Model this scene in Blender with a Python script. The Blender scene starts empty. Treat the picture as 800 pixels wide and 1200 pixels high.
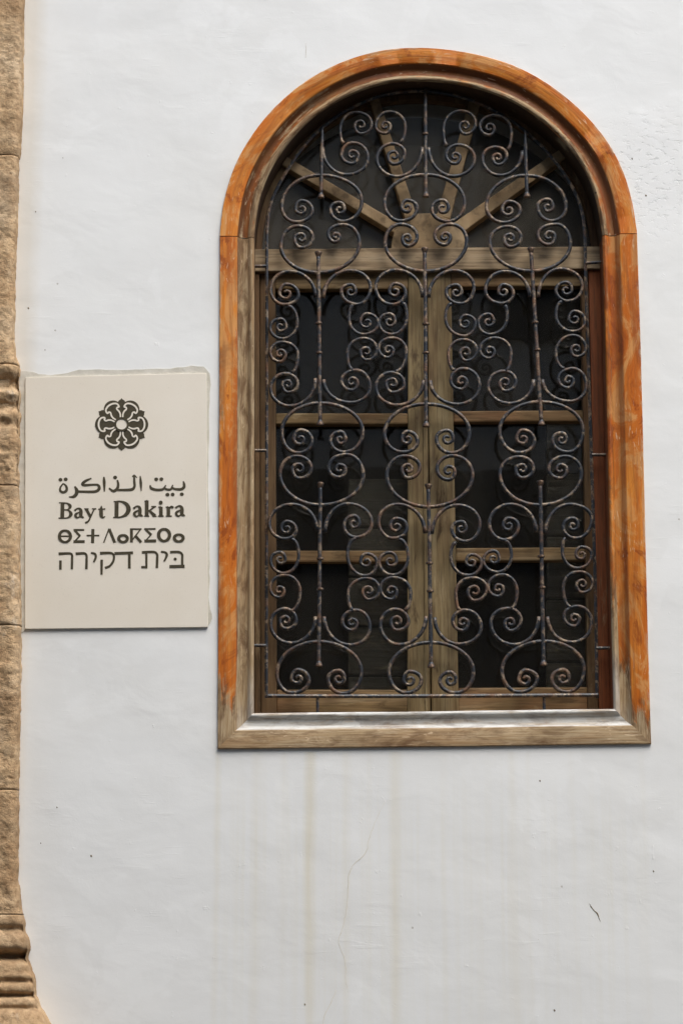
import bpy, bmesh, math, random
from mathutils import Vector, Matrix, noise

random.seed(7)
R = math.radians
scene = bpy.context.scene
col = scene.collection

# ---------------------------------------------------------------- camera
F_PX, PITCH, DIST, EYE = 2600.0, R(12.0), 6.0, 1.6     # focal length in photo pixels (1200 high)
cam_d = bpy.data.cameras.new('camera')
cam = bpy.data.objects.new('camera', cam_d)
col.objects.link(cam)
cam.location = (0, -DIST, EYE)
cam.rotation_euler = (R(90) + PITCH, 0, 0)
cam_d.sensor_fit = 'VERTICAL'
cam_d.sensor_height = 24.0
cam_d.lens = F_PX / 1200 * 24.0
cam_d.clip_end = 500
scene.camera = cam

# ---------------------------------------------------------------- sky, sun, exposure
SUN_EL, SUN_AZ = R(57), R(26)       # azimuth from straight in front of the wall, towards its right
world = bpy.data.worlds.new('World')
scene.world = world
world.use_nodes = True
wn = world.node_tree
for n in list(wn.nodes):
    wn.nodes.remove(n)
wo = wn.nodes.new('ShaderNodeOutputWorld')
bg = wn.nodes.new('ShaderNodeBackground')
sky = wn.nodes.new('ShaderNodeTexSky')
sky.sky_type = 'NISHITA'
sky.sun_disc = False
sky.sun_elevation = SUN_EL
sky.sun_rotation = R(180) - SUN_AZ
sky.air_density = 0.8
sky.dust_density = 2.0
sky.ozone_density = 0.2
bg.inputs['Strength'].default_value = 0.15
wn.links.new(sky.outputs[0], bg.inputs[0])
wn.links.new(bg.outputs[0], wo.inputs[0])

sd = bpy.data.lights.new('sun', 'SUN')
sd.energy = 1.3
sd.angle = R(50)
sd.color = (1.0, 1.0, 0.92)
sun = bpy.data.objects.new('sun', sd)
col.objects.link(sun)
sdir = Vector((math.sin(SUN_AZ) * math.cos(SUN_EL), -math.cos(SUN_AZ) * math.cos(SUN_EL), math.sin(SUN_EL)))
sun.rotation_euler = (-sdir).to_track_quat('-Z', 'Y').to_euler()
sun.location = sdir * 20

vs = scene.view_settings
vs.view_transform = 'Standard'
vs.look = 'None'
vs.gamma = 1.0
vs.use_curve_mapping = False
vs.exposure = 1.23

# ---------------------------------------------------------------- survey: a photo point on the plane y = depth
_c, _s = math.cos(PITCH), math.sin(PITCH)
def P(px, py, depth=0.0):
    u, v = (px - 400) / F_PX, (600 - py) / F_PX
    d = Vector((u, _c - v * _s, _s + v * _c))
    t = (depth + DIST) / d.y
    return Vector((0, -DIST, EYE)) + d * t

# ---------------------------------------------------------------- helpers
def tag(o, label=None, cat=None, group=None, kind=None):
    if label: o['label'] = label
    if cat: o['category'] = cat
    if group: o['group'] = group
    if kind: o['kind'] = kind
    return o

def empty(name, loc, label, cat, group=None):
    o = bpy.data.objects.new(name, None)
    o.empty_display_size = 0.1
    col.objects.link(o)
    o.location = loc
    return tag(o, label, cat, group)

def worldloc(o):
    v = Vector((0, 0, 0))
    while o is not None:
        v = v + o.location
        o = o.parent
    return v

class MB:
    """collects verts / faces in world coordinates, builds one mesh object"""
    def __init__(self):
        self.v, self.f, self.uv, self.w = [], [], [], []
    def vert(self, p, w=0.0):
        self.v.append(Vector(p)); self.w.append(w)
        return len(self.v) - 1
    def face(self, idx, uv=None):
        self.f.append(tuple(idx)); self.uv.append(uv)
    def prism(self, ring, y0, y1):
        """ring of (x,z) world points, extruded from y0 (front) to y1"""
        n = len(ring)
        a = [self.vert((p[0], y0, p[1])) for p in ring]
        b = [self.vert((p[0], y1, p[1])) for p in ring]
        self.face(a); self.face(b[::-1])
        for i in range(n):
            j = (i + 1) % n
            self.face((a[j], a[i], b[i], b[j]))
    def box(self, lo, hi):
        self.prism([(lo[0], lo[2]), (hi[0], lo[2]), (hi[0], hi[2]), (lo[0], hi[2])], lo[1], hi[1])
    def tube(self, pts, rad, seg=8, up=Vector((0, 1, 0)), flat=1.0):
        """tube along points; up stays roughly perpendicular (scrolls lie in the wall plane)"""
        n = len(pts)
        rings = []
        for i in range(n):
            t = (pts[min(i + 1, n - 1)] - pts[max(i - 1, 0)]).normalized()
            u = (up - t * up.dot(t)).normalized()
            s = t.cross(u)
            r = rad[i] if isinstance(rad, (list, tuple)) else rad
            ring = []
            for k in range(seg):
                a = 2 * math.pi * (k + .5) / seg
                ring.append(self.vert(pts[i] + s * (math.cos(a) * r) + u * (math.sin(a) * r * flat)))
            rings.append(ring)
        for i in range(n - 1):
            for k in range(seg):
                j = (k + 1) % seg
                self.face((rings[i][k], rings[i][j], rings[i + 1][j], rings[i + 1][k]))
        self.face(rings[0][::-1]); self.face(rings[-1])
    def build(self, name, m, parent=None, smooth=False, bevel=0.0, fix=True):
        me = bpy.data.meshes.new(name)
        off = worldloc(parent) if parent else Vector((0, 0, 0))
        me.from_pydata([p - off for p in self.v], [], self.f)
        if any(u for u in self.uv):
            ul = me.uv_layers.new(name='UVMap')
            li = 0
            for fi, f in enumerate(self.f):
                for k in range(len(f)):
                    if self.uv[fi]: ul.data[li].uv = self.uv[fi][k]
                    li += 1
        if any(self.w):
            at = me.attributes.new('wear', 'FLOAT', 'POINT')
            at.data.foreach_set('value', self.w)
        if fix or bevel:
            bm = bmesh.new(); bm.from_mesh(me)
            if fix: bmesh.ops.recalc_face_normals(bm, faces=bm.faces)
            if bevel:
                es = [e for e in bm.edges if len(e.link_faces) == 2 and e.calc_face_angle(0) > 0.5]
                bmesh.ops.bevel(bm, geom=es, offset=bevel, segments=2, profile=0.6, affect='EDGES')
            bm.to_mesh(me); bm.free()
        if smooth:
            me.polygons.foreach_set('use_smooth', [True] * len(me.polygons))
            if smooth == 'angle':
                me.set_sharp_from_angle(angle=R(40))
        me.materials.append(m)
        o = bpy.data.objects.new(name, me)
        col.objects.link(o)
        if parent: o.parent = parent
        return o

def catmull(pts, n=6, closed=False):
    out = []
    N = len(pts)
    g = (lambda i: pts[i % N]) if closed else (lambda i: pts[max(0, min(N - 1, i))])
    for i in range(N if closed else N - 1):
        a, b, c, d = g(i - 1), g(i), g(i + 1), g(i + 2)
        for k in range(n):
            t = k / n
            out.append(tuple(.5 * ((2 * q) + (r - p) * t + (2 * p - 5 * q + 4 * r - s) * t * t + (3 * q - p - 3 * r + s) * t ** 3)
                             for p, q, r, s in zip(a, b, c, d)))
    if not closed: out.append(tuple(pts[-1]))
    return out

# moulding of the window surround: (inset from outer edge, proud of wall); last points run back to the reveal
PROF = [(0, -.01), (0, .007), (.002, .0095), (.047, .0105), (.0495, .009), (.053, .004), (.060, -.005), (.063, -.007), (.078, -.0065), (.0805, -.005),
        (.083, -.001), (.086, .0025), (.091, .004), (.095, .002), (.097, -.002), (.0975, -.004), (.0975, -.0085)]
OPEN = .0975
plen = [0]
for i in range(1, len(PROF)):
    plen.append(plen[-1] + math.hypot(PROF[i][0] - PROF[i - 1][0], PROF[i][1] - PROF[i - 1][1]))

# ---------------------------------------------------------------- material helpers
class NT:
    def __init__(self, name):
        self.m = bpy.data.materials.new(name)
        self.m.use_nodes = True
        self.t = self.m.node_tree
        self.b = self.t.nodes['Principled BSDF']
        self.tc = self.t.nodes.new('ShaderNodeTexCoord')
    def n(self, typ, **kw):
        nd = self.t.nodes.new(typ)
        for k, v in kw.items(): setattr(nd, k, v)
        return nd
    def l(self, a, b): self.t.links.new(a, b)
    def put(self, sock, v):
        if hasattr(v, 'is_linked') or isinstance(v, bpy.types.NodeSocket): self.l(v, sock)
        else: sock.default_value = v
    def obj(self, sc=(1, 1, 1), loc=(0, 0, 0), src='Object'):
        mp = self.n('ShaderNodeMapping')
        self.l(self.tc.outputs[src], mp.inputs[0])
        mp.inputs['Scale'].default_value = sc
        mp.inputs['Location'].default_value = loc
        return mp.outputs[0]
    def noise(self, vec, scale=5, detail=4, rough=.55, dist=0):
        nd = self.n('ShaderNodeTexNoise')
        self.l(vec, nd.inputs['Vector'])
        nd.inputs['Scale'].default_value = scale
        nd.inputs['Detail'].default_value = detail
        nd.inputs['Roughness'].default_value = rough
        nd.inputs['Distortion'].default_value = dist
        return nd.outputs[0]
    def ramp(self, fac, stops, interp='LINEAR'):
        nd = self.n('ShaderNodeValToRGB')
        nd.color_ramp.interpolation = interp
        e = nd.color_ramp.elements
        while len(e) < len(stops): e.new(0.5)
        for i, (p, c) in enumerate(stops):
            e[i].position = p
            e[i].color = (c, c, c, 1) if isinstance(c, (int, float)) else (*c, 1)
        self.put(nd.inputs[0], fac)
        return nd.outputs[0]
    def mix(self, fac, a, b, mode='MIX'):
        nd = self.n('ShaderNodeMix', data_type='RGBA', blend_type=mode)
        self.put(nd.inputs[0], fac)
        for s, v in ((nd.inputs[6], a), (nd.inputs[7], b)):
            self.put(s, v if not isinstance(v, tuple) else (*v[:3], 1))
        return nd.outputs[2]
    def math(self, op, a, b=0.0, clamp=False):
        nd = self.n('ShaderNodeMath', operation=op, use_clamp=clamp)
        self.put(nd.inputs[0], a); self.put(nd.inputs[1], b)
        return nd.outputs[0]
    def bump(self, h, strength=.3, dist=.005, prev=None):
        nd = self.n('ShaderNodeBump')
        nd.inputs['Strength'].default_value = strength
        nd.inputs['Distance'].default_value = dist
        self.put(nd.inputs['Height'], h)
        if prev: self.l(prev, nd.inputs['Normal'])
        return nd.outputs[0]
    def fin(self, color=None, rough=.7, normal=None, metal=0.0, spec=.5):
        if color is not None: self.put(self.b.inputs['Base Color'], color if not isinstance(color, tuple) else (*color[:3], 1))
        self.put(self.b.inputs['Roughness'], rough)
        self.put(self.b.inputs['Metallic'], metal)
        self.b.inputs['Specular IOR Level'].default_value = spec
        if normal: self.l(normal, self.b.inputs['Normal'])
        return self.m

# ---- white plaster, with run-down stains under the sill, specks and a chipped patch
def mat_plaster():
    k = NT('white_plaster')
    o = k.obj()
    big = k.noise(o, 1.3, 3, .5)
    c = k.mix(k.ramp(big, [(.35, 0), (.7, 1)]), (.80, .804, .79), (.775, .775, .755))
    # patches of a whiter repaint, hard-edged and faint
    pat = k.noise(o, 2.6, 5, .62, .4)
    c = k.mix(k.math('MULTIPLY', k.ramp(pat, [(.55, 0), (.575, 1)]), .5), c, (.83, .834, .82))
    c = k.mix(k.math('MULTIPLY', k.ramp(k.noise(k.obj((1, 1, .8), (5, 2, 8)), 1.7, 6, .66), [(.5, 0), (.75, 1)]), .5), c, (.71, .70, .665))
    # stains: bands across x, broken along z, only below the window
    sx = k.n('ShaderNodeSeparateXYZ'); k.l(k.tc.outputs['Object'], sx.inputs[0])
    xa, xb = P(240, 900).x, P(780, 900).x
    wob = k.noise(k.obj((1, 1, 1)), 3.0, 2, .5)
    xx = k.math('ADD', sx.outputs[0], k.math('MULTIPLY', k.math('SUBTRACT', wob, .5), .022))
    u = k.math('DIVIDE', k.math('SUBTRACT', xx, xa), xb - xa)
    def px(p): return (p - 240) / 540
    st = [(0, 0)]
    for cpx, w, a in [(255, 4, .45), (303, 7, .3), (333, 4, .2), (364, 6, 1.0), (405, 5, .35), (431, 3, .2), (462, 7, .6),
                      (520, 5, .16), (557, 4, .14), (600, 5, .34), (618, 3, .2), (668, 4, .12), (752, 4, .2)]:
        w *= 1.5; st += [(px(cpx - w), 0), (px(cpx - w * .1), a * .85), (px(cpx + w), 0)]
    st.append((1, 0))
    # a colour ramp holds 32 stops: two ramps added
    r1 = k.ramp(u, st[:19] + [(1, 0)])
    r2 = k.ramp(u, [(0, 0)] + st[19:])
    band = k.math('ADD', r1, r2)
    brk = k.noise(k.obj((22, 1, 1.1)), 1.0, 4, .6)
    zt, zb = P(400, 880).z, P(400, 1260).z
    zz = k.math('DIVIDE', k.math('SUBTRACT', zt, sx.outputs[2]), zt - zb)
    zmask = k.ramp(zz, [(0, 0), (.004, .75), (.35, .8), (.75, .7), (1, .15)])
    zsoft = k.ramp(k.math('ADD', zz, k.math('MULTIPLY', k.math('SUBTRACT', k.noise(k.obj((14, 1, 2), (4, 0, 0)), 1, 3), .5), .5)), [(0, 0), (.3, .9), (.8, .6), (1, .3)])
    under = k.ramp(u, [(.0, 0), (.06, 1), (.9, 1), (1, 0)])
    stain = k.math('MULTIPLY', k.math('MULTIPLY', band, k.ramp(brk, [(.3, .25), (.62, 1)])), zmask, True)
    c = k.mix(k.math('MULTIPLY', stain, .85), c, (.65, .575, .39))
    # faint overall run-down grime (fine vertical streaks)
    fine = k.noise(k.obj((60, 1, .8)), 1.0, 3, .6)
    c = k.mix(k.math('MULTIPLY', k.math('MULTIPLY', k.ramp(fine, [(.45, 0), (.8, 1)]), k.math('MULTIPLY', zsoft, under)), .26), c, (.68, .63, .47))
    # specks
    vo = k.n('ShaderNodeTexVoronoi'); k.l(o, vo.inputs['Vector']); vo.inputs['Scale'].default_value = 15
    cell = k.n('ShaderNodeSeparateColor'); k.l(vo.outputs['Color'], cell.inputs[0])
    size = k.math('MULTIPLY', k.math('GREATER_THAN', cell.outputs[0], .80), k.math('MULTIPLY', cell.outputs[1], .055))
    spk = k.math('LESS_THAN', k.math('ADD', vo.outputs['Distance'], k.math('MULTIPLY', k.noise(o, 120, 2), .03)), k.math('ADD', size, .004))
    c = k.mix(k.math('MULTIPLY', spk, .55), c, (.33, .29, .24))
    # chipped, pitted zone beside the arch
    q = P(775, 200)
    vd = k.n('ShaderNodeVectorMath', operation='DISTANCE'); k.l(o, vd.inputs[0]); vd.inputs[1].default_value = (q.x, 0, q.z)
    zone = k.ramp(vd.outputs['Value'], [(0, 1), (.10, .8), (.24, 0)])
    pit = k.ramp(k.noise(k.obj((1, 1, 1.8)), 42, 6, .7), [(.54, 0), (.64, 1)])
    chip = k.math('MULTIPLY', k.math('MULTIPLY', zone, pit), 1.0, True)
    c = k.mix(k.math('MULTIPLY', chip, .22), c, (.58, .57, .55))
    # ochre grime where plaster meets the pilaster
    gl = k.ramp(k.math('ADD', sx.outputs[0], k.math('MULTIPLY', k.math('SUBTRACT', k.noise(o, 9, 4), .5), .05)), [(0, 0), (1, 1)])
    xe = P(24, 600).x
    edge = k.ramp(k.math('DIVIDE', k.math('SUBTRACT', k.math('ADD', sx.outputs[0], k.math('MULTIPLY', k.math('SUBTRACT', k.noise(o, 14, 4), .5), .03)), xe), .04), [(0, .42), (1, 0)])
    c = k.mix(edge, c, (.62, .55, .44))
    # relief: trowel sweeps, lumps, sandy grain, pits
    lump = k.noise(o, 3.2, 2, .45)
    trow = k.noise(k.obj((1, 1, 1.4), (3, 0, 1)), 6, 3, .5, .3)
    grain = k.noise(o, 160, 3, .6)
    sc = k.ramp(k.noise(k.obj((1, 1, 1), (9, 2, 4)), 26, 5, .7), [(.64, 0), (.72, 1)])
    h = k.math('ADD', k.math('MULTIPLY', lump, .55), k.math('MULTIPLY', trow, .22))
    h = k.math('ADD', h, k.math('MULTIPLY', grain, .014))
    h = k.math('ADD', h, k.math('MULTIPLY', sc, .035))
    # brush and float strokes: short slanting ridges in scattered places
    stq = k.n('ShaderNodeMapping'); k.l(k.tc.outputs['Object'], stq.inputs[0])
    stq.inputs['Rotation'].default_value = (0, R(28), 0); stq.inputs['Scale'].default_value = (9, 1, 60)
    strokes = k.math('MULTIPLY', k.ramp(k.noise(stq.outputs[0], 1, 3, .55), [(.56, 0), (.66, 1)]), k.ramp(k.noise(o, 5, 3, .6), [(.52, 0), (.62, 1)]))
    h = k.math('ADD', h, k.math('MULTIPLY', strokes, .012))
    h = k.math('SUBTRACT', h, k.math('MULTIPLY', chip, .07))
    h = k.math('SUBTRACT', h, k.math('MULTIPLY', spk, .05))
    return k.fin(c, .82, k.bump(h, .6, .02), spec=.25)

def mat_casing():
    """orange varnish over brown wood, flaking to bare grey wood where 'wear' is high"""
    k = NT('varnished_orange_wood')
    uv = k.obj((1, 1, 1), src='UV')
    g1 = k.noise(k.obj((3.0, 55, 1), src='UV'), 1, 6, .65, .6)
    g2 = k.noise(k.obj((1.6, 14, 1), (4, 1, 0), src='UV'), 1, 4, .55, 1.0)
    gf = k.noise(k.obj((9, 260, 1), src='UV'), 1, 4, .6)
    var = k.ramp(g2, [(.28, (.33, .075, .010)), (.42, (.50, .128, .014)), (.52, (.54, .15, .018)), (.60, (.63, .225, .035)), (.74, (.42, .078, .009))])
    blot = k.noise(k.obj((5, 9, 1), (3, 3, 0), src='UV'), 1, 5, .7, 1.6)
    var = k.mix(k.math('MULTIPLY', k.ramp(blot, [(.49, 0), (.58, 1)]), .8), var, (.62, .31, .105))
    var = k.mix(k.math('MULTIPLY', k.ramp(blot, [(.36, 1), (.43, 0)]), .8), var, (.26, .05, .008))
    var = k.mix(k.math('MULTIPLY', k.ramp(g1, [(.38, 1), (.55, 0)]), .55), var, (.27, .085, .022))
    var = k.mix(k.math('MULTIPLY', k.ramp(k.noise(uv, 5, 5, .65, .5), [(.6, 0), (.72, 1)]), .6), var, (.17, .06, .022))
    # hollow of the moulding: dark stain plus the step's shade painted in
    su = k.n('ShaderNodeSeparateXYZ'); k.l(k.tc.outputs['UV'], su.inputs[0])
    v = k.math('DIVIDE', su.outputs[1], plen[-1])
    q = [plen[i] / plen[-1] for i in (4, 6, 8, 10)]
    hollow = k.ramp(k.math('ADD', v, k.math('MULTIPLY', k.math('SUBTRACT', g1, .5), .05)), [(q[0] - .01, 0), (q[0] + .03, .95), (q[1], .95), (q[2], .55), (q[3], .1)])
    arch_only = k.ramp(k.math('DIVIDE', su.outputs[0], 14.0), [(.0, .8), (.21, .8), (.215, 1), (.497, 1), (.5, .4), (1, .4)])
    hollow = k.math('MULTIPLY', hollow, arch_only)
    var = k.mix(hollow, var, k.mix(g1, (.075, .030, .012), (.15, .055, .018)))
    var = k.mix(k.ramp(v, [(plen[1] / plen[-1] - .01, .9), (plen[1] / plen[-1] + .004, 0)]), var, (.17, .095, .05))
    # worn outer arris: plaster smears and flakes
    arris = k.math('MULTIPLY', k.ramp(v, [(plen[1] / plen[-1] + .005, 1), (plen[2] / plen[-1] + .05, 0)]), k.ramp(k.noise(k.obj((18, 60, 1), (6, 1, 0), src='UV'), 1, 5, .7), [(.50, 0), (.56, 1)]))
    var = k.mix(k.math('MULTIPLY', arris, .7), var, (.50, .40, .28))
    bare = k.ramp(gf, [(.3, (.24, .155, .075)), (.5, (.37, .265, .15)), (.7, (.48, .375, .24))])
    bare = k.mix(k.math('MULTIPLY', k.ramp(g2, [(.48, 0), (.68, 1)]), .55), bare, (.28, .14, .05))
    bare = k.mix(k.math('MULTIPLY', k.ramp(k.noise(k.obj((5, 12, 1), (2, 7, 0), src='UV'), 1, 5, .6), [(.55, 0), (.68, 1)]), .85), bare, (.11, .055, .022))
    at = k.n('ShaderNodeAttribute', attribute_name='wear')
    brk = k.math('ADD', k.math('MULTIPLY', k.noise(k.obj((2.4, 60, 1), (1, 3, 0), src='UV'), 1, 6, .68, .3), 1.0), k.math('MULTIPLY', k.noise(uv, 9, 6, .7), 1.0))
    wm = k.ramp(k.math('ADD', k.math('MULTIPLY', k.math('SUBTRACT', at.outputs['Fac'], .5), 1.15), brk), [(.85, 0), (1.02, 1)])
    c = k.mix(wm, var, bare)
    gp = k.ramp(k.math('SUBTRACT', at.outputs['Fac'], .9), [(.05, 0), (.7, 1)])
    gp = k.math('MULTIPLY', gp, k.ramp(k.noise(k.obj((4, 45, 1), (8, 3, 0), src='UV'), 1, 5, .65), [(.32, .3), (.5, 1)]))
    gp = k.math('MULTIPLY', gp, k.ramp(k.noise(uv, 8, 5, .65), [(.36, .6), (.5, 1)]))
    c = k.mix(gp, c, (.62, .61, .575))  # greyed wood; on the sill moulding the pale tone also paints a highlight
    # brown scorch where varnish gave way
    mid = k.math('MULTIPLY', k.ramp(at.outputs['Fac'], [(.2, 0), (.42, 1), (.8, .8), (1, .5)]), k.ramp(k.noise(k.obj((8, 30, 1), (2, 8, 0), src='UV'), 1, 5, .7, .8), [(.47, 0), (.60, 1)]))
    c = k.mix(k.math('MULTIPLY', mid, .8), c, (.10, .045, .018))
    # pale scratches
    scr = k.ramp(k.noise(k.obj((14, 90, 1), (5, 9, 0), src='UV'), 1, 2, .4, 2.2), [(.66, 0), (.69, 1)])
    scr = k.math('MULTIPLY', scr, k.ramp(k.noise(uv, 6, 2), [(.46, 0), (.56, 1)]))
    c = k.mix(k.math('MULTIPLY', scr, .5), c, (.66, .50, .33))
    # nail holes
    vo = k.n('ShaderNodeTexVoronoi'); k.l(uv, vo.inputs['Vector']); vo.inputs['Scale'].default_value = 7
    c = k.mix(k.math('LESS_THAN', vo.outputs['Distance'], .028), c, (.05, .03, .02))
    h = k.math('ADD', k.math('MULTIPLY', gf, .35), k.math('MULTIPLY', g1, .5))
    h = k.math('SUBTRACT', h, k.math('MULTIPLY', wm, .35))
    rough = k.math('ADD', k.math('MULTIPLY', wm, .30), .42)
    return k.fin(c, rough, k.bump(h, .8, .003), spec=.2)

def mat_wood(name, axis, tones, stain=.5, red=0.0):
    k = NT(name)
    st = {'x': (2.2, 30, 42), 'z': (42, 30, 2.2), 'any': (10, 10, 10)}[axis]
    big = {'x': (3, 7, 9), 'z': (9, 7, 2.2), 'any': (5, 5, 5)}[axis]
    g = k.noise(k.obj(st), 1, 6, .65, .35)
    gf = k.noise(k.obj(tuple(4 * q for q in st)), 1, 3, .6)
    c = k.ramp(g, [(.28, tones[0]), (.5, tones[1]), (.72, tones[2])])
    b = k.noise(k.obj(big, (1, 2, 5)), 1, 4, .6, .5)
    c = k.mix(k.math('MULTIPLY', k.ramp(b, [(.52, 0), (.68, 1)]), stain), c, (.075, .04, .018))
    b2 = k.noise(k.obj(big, (7, 2, 3)), 1, 3, .6)
    c = k.mix(k.math('MULTIPLY', k.ramp(b2, [(.45, 0), (.7, 1)]), red), c, (.20, .055, .018))
    st2 = k.noise(k.obj(tuple(2.2 * q for q in big), (3, 9, 1)), 1, 5, .7, .4)
    c = k.mix(k.math('MULTIPLY', k.ramp(st2, [(.60, 0), (.68, 1)]), stain), c, (.05, .026, .012))
    c = k.mix(k.math('MULTIPLY', k.ramp(st2, [(.30, 1), (.40, 0)]), .45), c, (.42, .33, .19))
    c = k.mix(k.math('MULTIPLY', k.ramp(gf, [(.35, 1), (.5, 0)]), .45), c, (.05, .03, .015))
    h = k.math('ADD', g, k.math('MULTIPLY', gf, .4))
    return k.fin(c, .65, k.bump(h, .6, .003), spec=.25)

def mat_iron():
    k = NT('rusty_wrought_iron')
    o = k.obj()
    a = k.noise(o, 34, 6, .68)
    b = k.noise(o, 9, 3, .5)
    f = k.noise(o, 260, 3, .6)
    c = k.ramp(f, [(.3, (.010, .013, .019)), (.7, (.034, .038, .044))])
    m = k.ramp(k.math('ADD', k.math('MULTIPLY', a, .75), k.math('MULTIPLY', b, .5)), [(.62, 0), (.80, 1)])
    rust = k.ramp(f, [(.3, (.07, .034, .017)), (.55, (.16, .078, .035)), (.75, (.27, .155, .085))])
    c = k.mix(m, c, rust)
    gr = k.ramp(k.noise(o, 60, 6, .7, .5), [(.52, 0), (.60, 1)])
    c = k.mix(k.math('MULTIPLY', gr, .62), c, (.31, .23, .15))  # tan rusty patches that also paint lit highlights onto the bars
    rough = k.math('ADD', k.math('MULTIPLY', m, .25), .38)
    h = k.math('ADD', k.math('MULTIPLY', a, .8), k.math('MULTIPLY', f, .3))
    return k.fin(c, rough, k.bump(h, .9, .003), metal=.2, spec=.5)

def mat_glass(name, dust):
    k = NT(name)
    k.b.inputs['Transmission Weight'].default_value = 1.0
    k.b.inputs['IOR'].default_value = 1.5
    wav = k.noise(k.obj(), 5, 2, .5)
    k.fin((.92, .95, .93), .015, k.bump(wav, .05, .01))
    df = k.n('ShaderNodeBsdfDiffuse'); df.inputs[0].default_value = (.34, .305, .25, 1)
    mx = k.n('ShaderNodeMixShader')
    d = k.ramp(k.noise(k.obj((1, 1, .6)), 5, 5, .6), [(.3, dust * .5), (.75, dust * 1.5)])
    k.l(d, mx.inputs[0]); k.l(k.b.outputs[0], mx.inputs[1]); k.l(df.outputs[0], mx.inputs[2])
    out = [n for n in k.t.nodes if n.type == 'OUTPUT_MATERIAL'][0]
    k.l(mx.outputs[0], out.inputs['Surface'])
    return k.m

def mat_stone():
    k = NT('sandstone')
    o = k.obj()
    a = k.noise(o, 7, 6, .65, .3)
    b = k.noise(o, 55, 5, .7)
    c = k.ramp(a, [(.25, (.42, .26, .135)), (.48, (.58, .40, .23)), (.7, (.68, .51, .33))])
    c = k.mix(k.ramp(b, [(.36, .55), (.56, 0)]), c, (.24, .14, .07))
    lime = k.math('MULTIPLY', k.ramp(k.noise(k.obj((1, 1, .5), (3, 1, 8)), 10, 5, .7), [(.62, 0), (.70, 1)]), .4)
    c = k.mix(lime, c, (.66, .58, .47))
    gry = k.ramp(k.noise(k.obj((1, 1, .6), (8, 1, 2)), 5, 3, .6), [(.55, 0), (.7, .3)])
    c = k.mix(gry, c, (.27, .23, .175))
    c = k.mix(k.ramp(k.noise(k.obj((1, 1, 1.3), (1, 6, 3)), 3.2, 4, .6), [(.52, 0), (.66, .6)]), c, (.27, .165, .085))
    vo = k.n('ShaderNodeTexVoronoi'); k.l(o, vo.inputs['Vector']); vo.inputs['Scale'].default_value = 210
    h = k.math('ADD', b, k.math('MULTIPLY', k.ramp(vo.outputs['Distance'], [(0, 0), (.3, 1)]), .5))
    return k.fin(c, .92, k.bump(h, .95, .007), spec=.12)

def mat_panel():
    k = NT('cream_panel')
    o = k.obj()
    c = k.mix(k.ramp(k.noise(o, 4, 4, .55), [(.3, 0), (.7, 1)]), (.735, .665, .555), (.785, .725, .625))
    spk = k.ramp(k.noise(o, 300, 2, .5), [(.66, 0), (.72, .25)])
    c = k.mix(spk, c, (.50, .45, .37))
    return k.fin(c, .48, k.bump(k.noise(o, 140, 3), .06, .002), spec=.35)

def simple(name, c1, c2, scale=20, rough=.8, bump=.3):
    k = NT(name)
    f = k.noise(k.obj(), scale, 5, .62)
    return k.fin(k.mix(k.ramp(f, [(.3, 0), (.7, 1)]), c1, c2), rough, k.bump(f, bump, .004), spec=.25)

M = {
    'plaster': mat_plaster(),
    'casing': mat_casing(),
    'pine_h': mat_wood('weathered_pine_rail', 'x', [(.18, .12, .065), (.30, .215, .125), (.40, .305, .195)], .5),
    'pine_any': mat_wood('weathered_pine_spoke', 'any', [(.22, .14, .065), (.31, .21, .11), (.38, .275, .16)], .4),
    'sash_v': mat_wood('brown_sash_wood', 'z', [(.165, .11, .048), (.24, .175, .085), (.31, .245, .135)], .8, .12),
    'sash_h': mat_wood('brown_sash_rail_wood', 'x', [(.16, .10, .042), (.25, .165, .075), (.34, .24, .13)], .5, .45),
    'side_v': mat_wood('dark_brown_wood', 'z', [(.10, .058, .026), (.15, .09, .042), (.20, .13, .065)], .4, .2),
    'red_v': mat_wood('reddish_varnished_wood', 'z', [(.16, .045, .016), (.25, .075, .025), (.33, .11, .04)], .25, .5),
    'soffit': mat_wood('dark_brown_soffit', 'any', [(.040, .024, .014), (.058, .034, .018), (.08, .046, .024)], .4, .1),  # much darker brown than the jamb linings
    'shutter': mat_wood('grey_shutter_wood', 'x', [(.065, .055, .04), (.095, .082, .062), (.12, .105, .082)], .3),
    'iron': mat_iron(),
    'glass': mat_glass('old_window_glass', .03),
    'fan_glass': mat_glass('dusty_fan_glass', .19),
    'stone': mat_stone(),
    'panel': mat_panel(),
    'ink': simple('engraved_dark_paint', (.045, .036, .020), (.075, .062, .036), 90, .6, .1),
    'mortar': simple('grey_mortar', (.50, .47, .40), (.64, .61, .54), 30, .9, .6),
    'crack': simple('ochre_crack', (.62, .56, .43), (.72, .68, .58), 60, .9, .2),
    'mark': simple('dark_chip', (.09, .07, .05), (.26, .20, .13), 150, .9, .2),
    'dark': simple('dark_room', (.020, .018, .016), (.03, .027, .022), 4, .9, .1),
    'paving': simple('lane_paving', (.075, .07, .064), (.11, .105, .097), 3, .85, .3),
    'ochre': simple('opposite_plaster', (.26, .235, .20), (.34, .31, .27), 1.5, .9, .2),
    'shade': simple('opposite_stone_plinth', (.045, .040, .034), (.065, .055, .045), 2, .9, .2),
}

# ================================================================= SETTING
mb = MB()
mb.prism([(-30, -.4), (30, -.4), (30, 0), (-30, 0)], -30, 6)
lane = mb.build('lane_paving', M['paving'])
tag(lane, kind='structure')

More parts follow.
